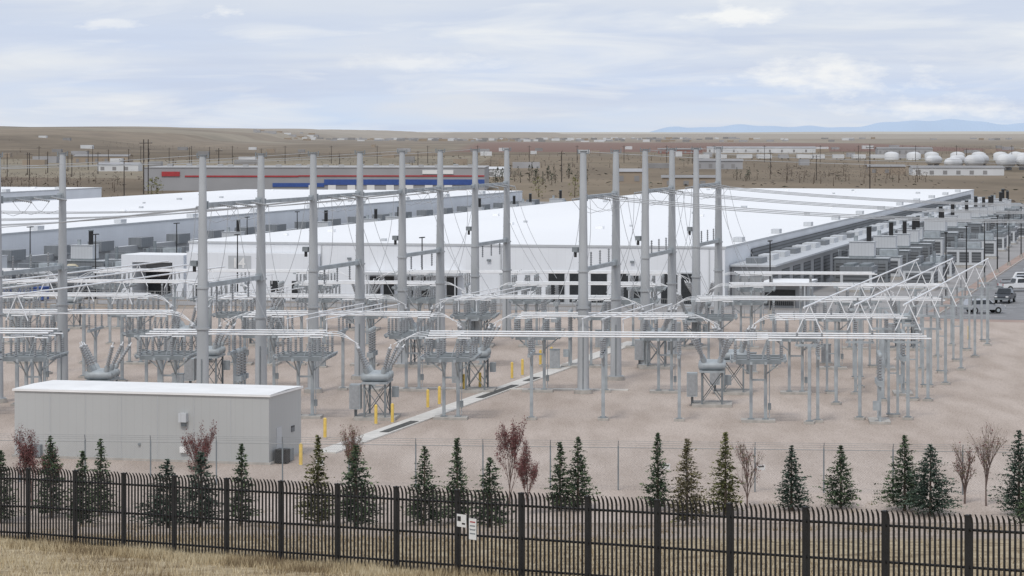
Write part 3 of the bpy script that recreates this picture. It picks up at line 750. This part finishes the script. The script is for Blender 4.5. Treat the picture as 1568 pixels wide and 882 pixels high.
for k in range(7):
    x=k*18+U(-2,2); yy=U(0,30); q.ringed((x,yy,0),(x,yy,7),[(0,6),(.75,6),(.92,4),(1,1)],DW,16)
q.obj('storage_tanks',(320,2300,0))
q=MB()
for i in range(330):
    px=random.gauss(-60,260) if R()<.75 else U(-350,1100); Y=U(7200,9600) ; X=px*Y/4200
    if px<-400: continue
    z=gz(X,Y); w_=U(8,24); h=U(3,7); m_=random.choice([DW,DG,DB,DG,DR])
    q.b2(X-w_/2,X+w_/2,Y,Y+14,z-2,z+h,m_,DG)
q.obj('distant_town')
q=MB()
for i in range(60):
    px=U(-780,900); Y=U(1700,4600); X=px*Y/4200; z=gz(X,Y); w_=U(6,18); h=U(3,5); q.b2(X-w_/2,X+w_/2,Y,Y+12,z-1,z+h,random.choice([DW,DG,DB,DR]),DR)
q.obj('distant_farm_buildings')
q=MB(); q.cyl((0,0,0),(0,0,13),.2,WOOD,.14,8); q.box((0,0,12.1),(2.6,.14,.16),WOOD)
for x in (-1.1,0,1.1): q.ins((x,0,12.2),(x,0,12.6),.08,3)
up=None
PLS=[(190,900,14),(220,1000,20),(227,1010,20),(265,1100,12),(335,1150,16),(1332,1050,18),(45,1300,13),(110,1400,12),(150,1500,12),(520,1500,11),(640,1700,11),(860,1250,14),(1180,1500,12),(1480,1700,13),(1060,2000,12),(400,1800,12),(1250,1300,12)]
for k in range(22): PLS.append((-10+k*74+U(-8,8),1900+k*12,13))
for k in range(12): PLS.append((-20+k*31,1350+k*60,12))
for px,Y,h in PLS:
    X=(px-784)*Y/4200
    if up is None: up=q.obj('utility_pole',(X,Y,gz(X,Y))); up.scale=(1,1,h/13)
    else: o=inst(up,(X,Y,gz(X,Y)),U(-.3,.3)); o.scale=(1.2,1.2,h/13)
DT=[mat('distant_evergreen',(.045,.055,.04),.9,0,.3,.3),mat('distant_evergreen2',(.075,.085,.06),.9,0,.3,.3)]
DBR=[mat('distant_bare',(.13,.108,.09),.9,0,.3,.3),mat('distant_bare2',(.18,.15,.125),.9,0,.3,.3)]
DYL=[mat('distant_budding',(.22,.22,.09),.9,0,.3,.3),mat('distant_budding2',(.16,.15,.07),.9,0,.3,.3)]
def clump(q,X,Y,h,w,mats,n=70,cone=False):
    z0=gz(X,Y); q.cyl((X,Y,z0),(X,Y,z0+h*.6),.2,BARK,.08,5)
    for _ in range(n):
        t=R()**.8; rr=w*((1-t)*.9+.08 if cone else math.sin(math.pi*(.15+.8*t)))*math.sqrt(R())
        a=U(0,6.28); s=U(.2,.5)*h/7; c_=(X+rr*math.cos(a),Y+rr*math.sin(a),z0+h*(.06+.94*t)); k=len(q.v)
        for _ in range(4): q.v.append((c_[0]+U(-s,s),c_[1]+U(-s,s),c_[2]+U(-s,s)))
        q.face([k,k+1,k+2,k+3],mats[0 if R()<.5 else 1])
q=MB()
for i in range(34): clump(q,(U(735,905)-784)*1250/4200,U(1150,1450),U(3.5,8),U(1.4,2.6),DT,60,True)
for i in range(10): clump(q,(U(1140,1180)-784)*.3,U(1200,1400),U(3,6),2,DT,40,True)
for i in range(40):
    Y=U(1300,3200); clump(q,U(-784,784)*Y/4200,Y,U(3,6),2.2,DT,24,True)
q.obj('distant_evergreen_trees')
q=MB()
for i in range(50): Y=U(880,1300); clump(q,(U(-30,185)-784)*Y/4200,Y,U(3,7),U(3,5),DBR,50)
for i in range(46): Y=U(1150,1500); clump(q,(U(1170,1420)-784)*Y/4200,Y,U(3,7),U(3,5),DBR,60)
for i in range(60):
    Y=U(1400,4200); clump(q,U(-820,820)*Y/4200,Y,U(2,5),U(4,9),DBR,18)
for i in range(22):   # shelter belts
    Y=U(1700,4800); x0=U(-820,760)*Y/4200; ln=U(60,260)
    k=0
    while k<ln: clump(q,x0+k,Y+U(-8,8),U(3,6),U(4,7),DBR if R()<.7 else DT,14); k+=U(6,16)
q.obj('distant_bare_trees')
q=MB()
for px in (232,240,825,880): Y=950; clump(q,(px-784)*Y/4200,Y,7,2.8,DYL,110)
q.obj('distant_budding_trees')
q=MB()
for i in range(1500):
    Y=U(760,2600); X=U(-820,820)*Y/4200; z=gz(X,Y); s=U(.3,1.1); k=len(q.v)
    for _ in range(4): q.v.append((X+U(-s,s)*1.6,Y+U(-s,s),z+U(0,s)))
    q.face([k,k+1,k+2,k+3],DBR[0] if R()<.6 else DT[1])
q.obj('scrub_brush')
def ridge(name,px0,px1,Y,base,amp,col,seed):
    random.seed(seed); q=MB(); mm=mat(name+'_haze',col,1,0,.05,.0004); n=200; top=[]  # ridge base colour has the aerial haze painted in, no real atmosphere
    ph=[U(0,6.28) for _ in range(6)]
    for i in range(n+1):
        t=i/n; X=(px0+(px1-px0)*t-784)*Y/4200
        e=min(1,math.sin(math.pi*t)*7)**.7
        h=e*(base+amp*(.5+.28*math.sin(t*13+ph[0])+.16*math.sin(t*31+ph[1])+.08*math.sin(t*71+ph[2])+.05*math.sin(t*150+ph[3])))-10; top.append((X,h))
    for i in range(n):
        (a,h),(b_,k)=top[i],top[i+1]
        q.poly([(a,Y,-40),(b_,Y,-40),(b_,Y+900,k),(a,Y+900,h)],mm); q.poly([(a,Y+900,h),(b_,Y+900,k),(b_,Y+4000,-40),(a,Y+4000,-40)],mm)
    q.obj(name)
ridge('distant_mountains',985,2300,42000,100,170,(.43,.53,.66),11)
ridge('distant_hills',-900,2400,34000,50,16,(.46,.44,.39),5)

# ---------------------------------------------------------------- world, sun, camera
wd=bpy.data.worlds.new('World'); sc.world=wd; wd.use_nodes=True; nt=wd.node_tree
for n in list(nt.nodes): nt.nodes.remove(n)
N=nt.nodes.new; Lk=nt.links.new
out=N('ShaderNodeOutputWorld'); sky=N('ShaderNodeTexSky'); sky.sky_type='NISHITA'; sky.sun_disc=False
EL=52; AZ=200
sky.sun_elevation=math.radians(EL); sky.sun_rotation=math.radians(AZ)
bg1=N('ShaderNodeBackground'); bg1.inputs[1].default_value=.09; Lk(sky.outputs[0],bg1.inputs[0])
tc=N('ShaderNodeTexCoord'); sp=N('ShaderNodeSeparateXYZ'); Lk(tc.outputs['Generated'],sp.inputs[0])
def wnoise(st,det=4,dist=.3,loc=(0,0,0),rough=.55):
    mp=N('ShaderNodeMapping'); mp.inputs['Scale'].default_value=st; mp.inputs['Location'].default_value=loc; Lk(tc.outputs['Generated'],mp.inputs[0])
    n=N('ShaderNodeTexNoise'); n.inputs['Scale'].default_value=1; n.inputs['Detail'].default_value=det; n.inputs['Distortion'].default_value=dist; n.inputs['Roughness'].default_value=rough
    Lk(mp.outputs[0],n.inputs['Vector']); return n.outputs[0]
sx,sz=sp.outputs[0],sp.outputs[2]
grad=ramp(sz,[(0,(.60,.74,.94)),(.010,(.56,.70,.94)),(.022,(.61,.71,.91)),(.05,(.64,.70,.83)),(.2,(.68,.72,.80))])
grey=ramp(wnoise((6,6,42)),[(.36,(0,0,0)),(.60,(1,1,1))])
c1=mixc(grey,grad,(.73,.775,.86))
m3=ramp(wnoise((9,9,120),4,0,(7.3,2.2,5.4)),[(.45,(0,0,0)),(.66,(.8,.8,.8))])
c1=mixc(m3,c1,(.59,.665,.83))
m2=ramp(wnoise((13,13,85),5,.6,(3.1,1.7,.4)),[(.50,(0,0,0)),(.72,(.9,.9,.9))])
c2=mixc(m2,c1,(.85,.875,.915))
wn=mth('MULTIPLY',mth('SUBTRACT',wnoise((45,45,140),5,0,(1,5,2),.62),.5),3.4)
def puff(col_in,px,py,a,b_,strg,soft):
    dx=mth('MULTIPLY',mth('SUBTRACT',sx,(px-784)/4200),4200/a); dz=mth('MULTIPLY',mth('SUBTRACT',sz,(205-py)/4200),4200/b_)
    r2=mth('ADD',mth('MULTIPLY',dx,dx),mth('MULTIPLY',dz,dz)); rr=mth('ADD',mth('SQRT',r2,0),wn)
    f=mth('MULTIPLY',mrange(rr,1.0,1.0-soft),strg)
    f=mth('MULTIPLY',f,mth('GREATER_THAN',sp.outputs[1],.5))
    return mixc(f,col_in,(.95,.955,.96))
for p in ((350,19,42,13,.8,.6),(1122,20,75,17,.9,.6),(182,38,46,9,.5,.6),(1260,118,150,32,.85,.95),(660,95,140,14,.55,.95),(1430,165,170,18,.75,.95)):
    c2=puff(c2,*p)
bg2=N('ShaderNodeBackground'); Lk(c2,bg2.inputs[0]); bg2.inputs[1].default_value=1.03
mx=N('ShaderNodeMixShader'); mx.inputs[0].default_value=.9; Lk(bg1.outputs[0],mx.inputs[1]); Lk(bg2.outputs[0],mx.inputs[2]); Lk(mx.outputs[0],out.inputs[0])
ld=bpy.data.lights.new('sun','SUN'); ld.energy=1.5; ld.angle=math.radians(10); ld.color=(1,.95,.88)
lo=bpy.data.objects.new('sun',ld); sc.collection.objects.link(lo)
az=math.radians(AZ); el=math.radians(EL)
sd=Vector((math.sin(az)*math.cos(el),math.cos(az)*math.cos(el),math.sin(el)))
lo.rotation_euler=sd.to_track_quat('Z','Y').to_euler(); lo.location=(0,0,100)
cd=bpy.data.cameras.new('camera'); co=bpy.data.objects.new('camera',cd); sc.collection.objects.link(co)
cd.sensor_width=36; cd.lens=4200/1568*36; cd.shift_y=-236/1568; cd.clip_start=.5; cd.clip_end=120000
co.location=(0,0,22); co.rotation_euler=(math.pi/2,0,0); sc.camera=co
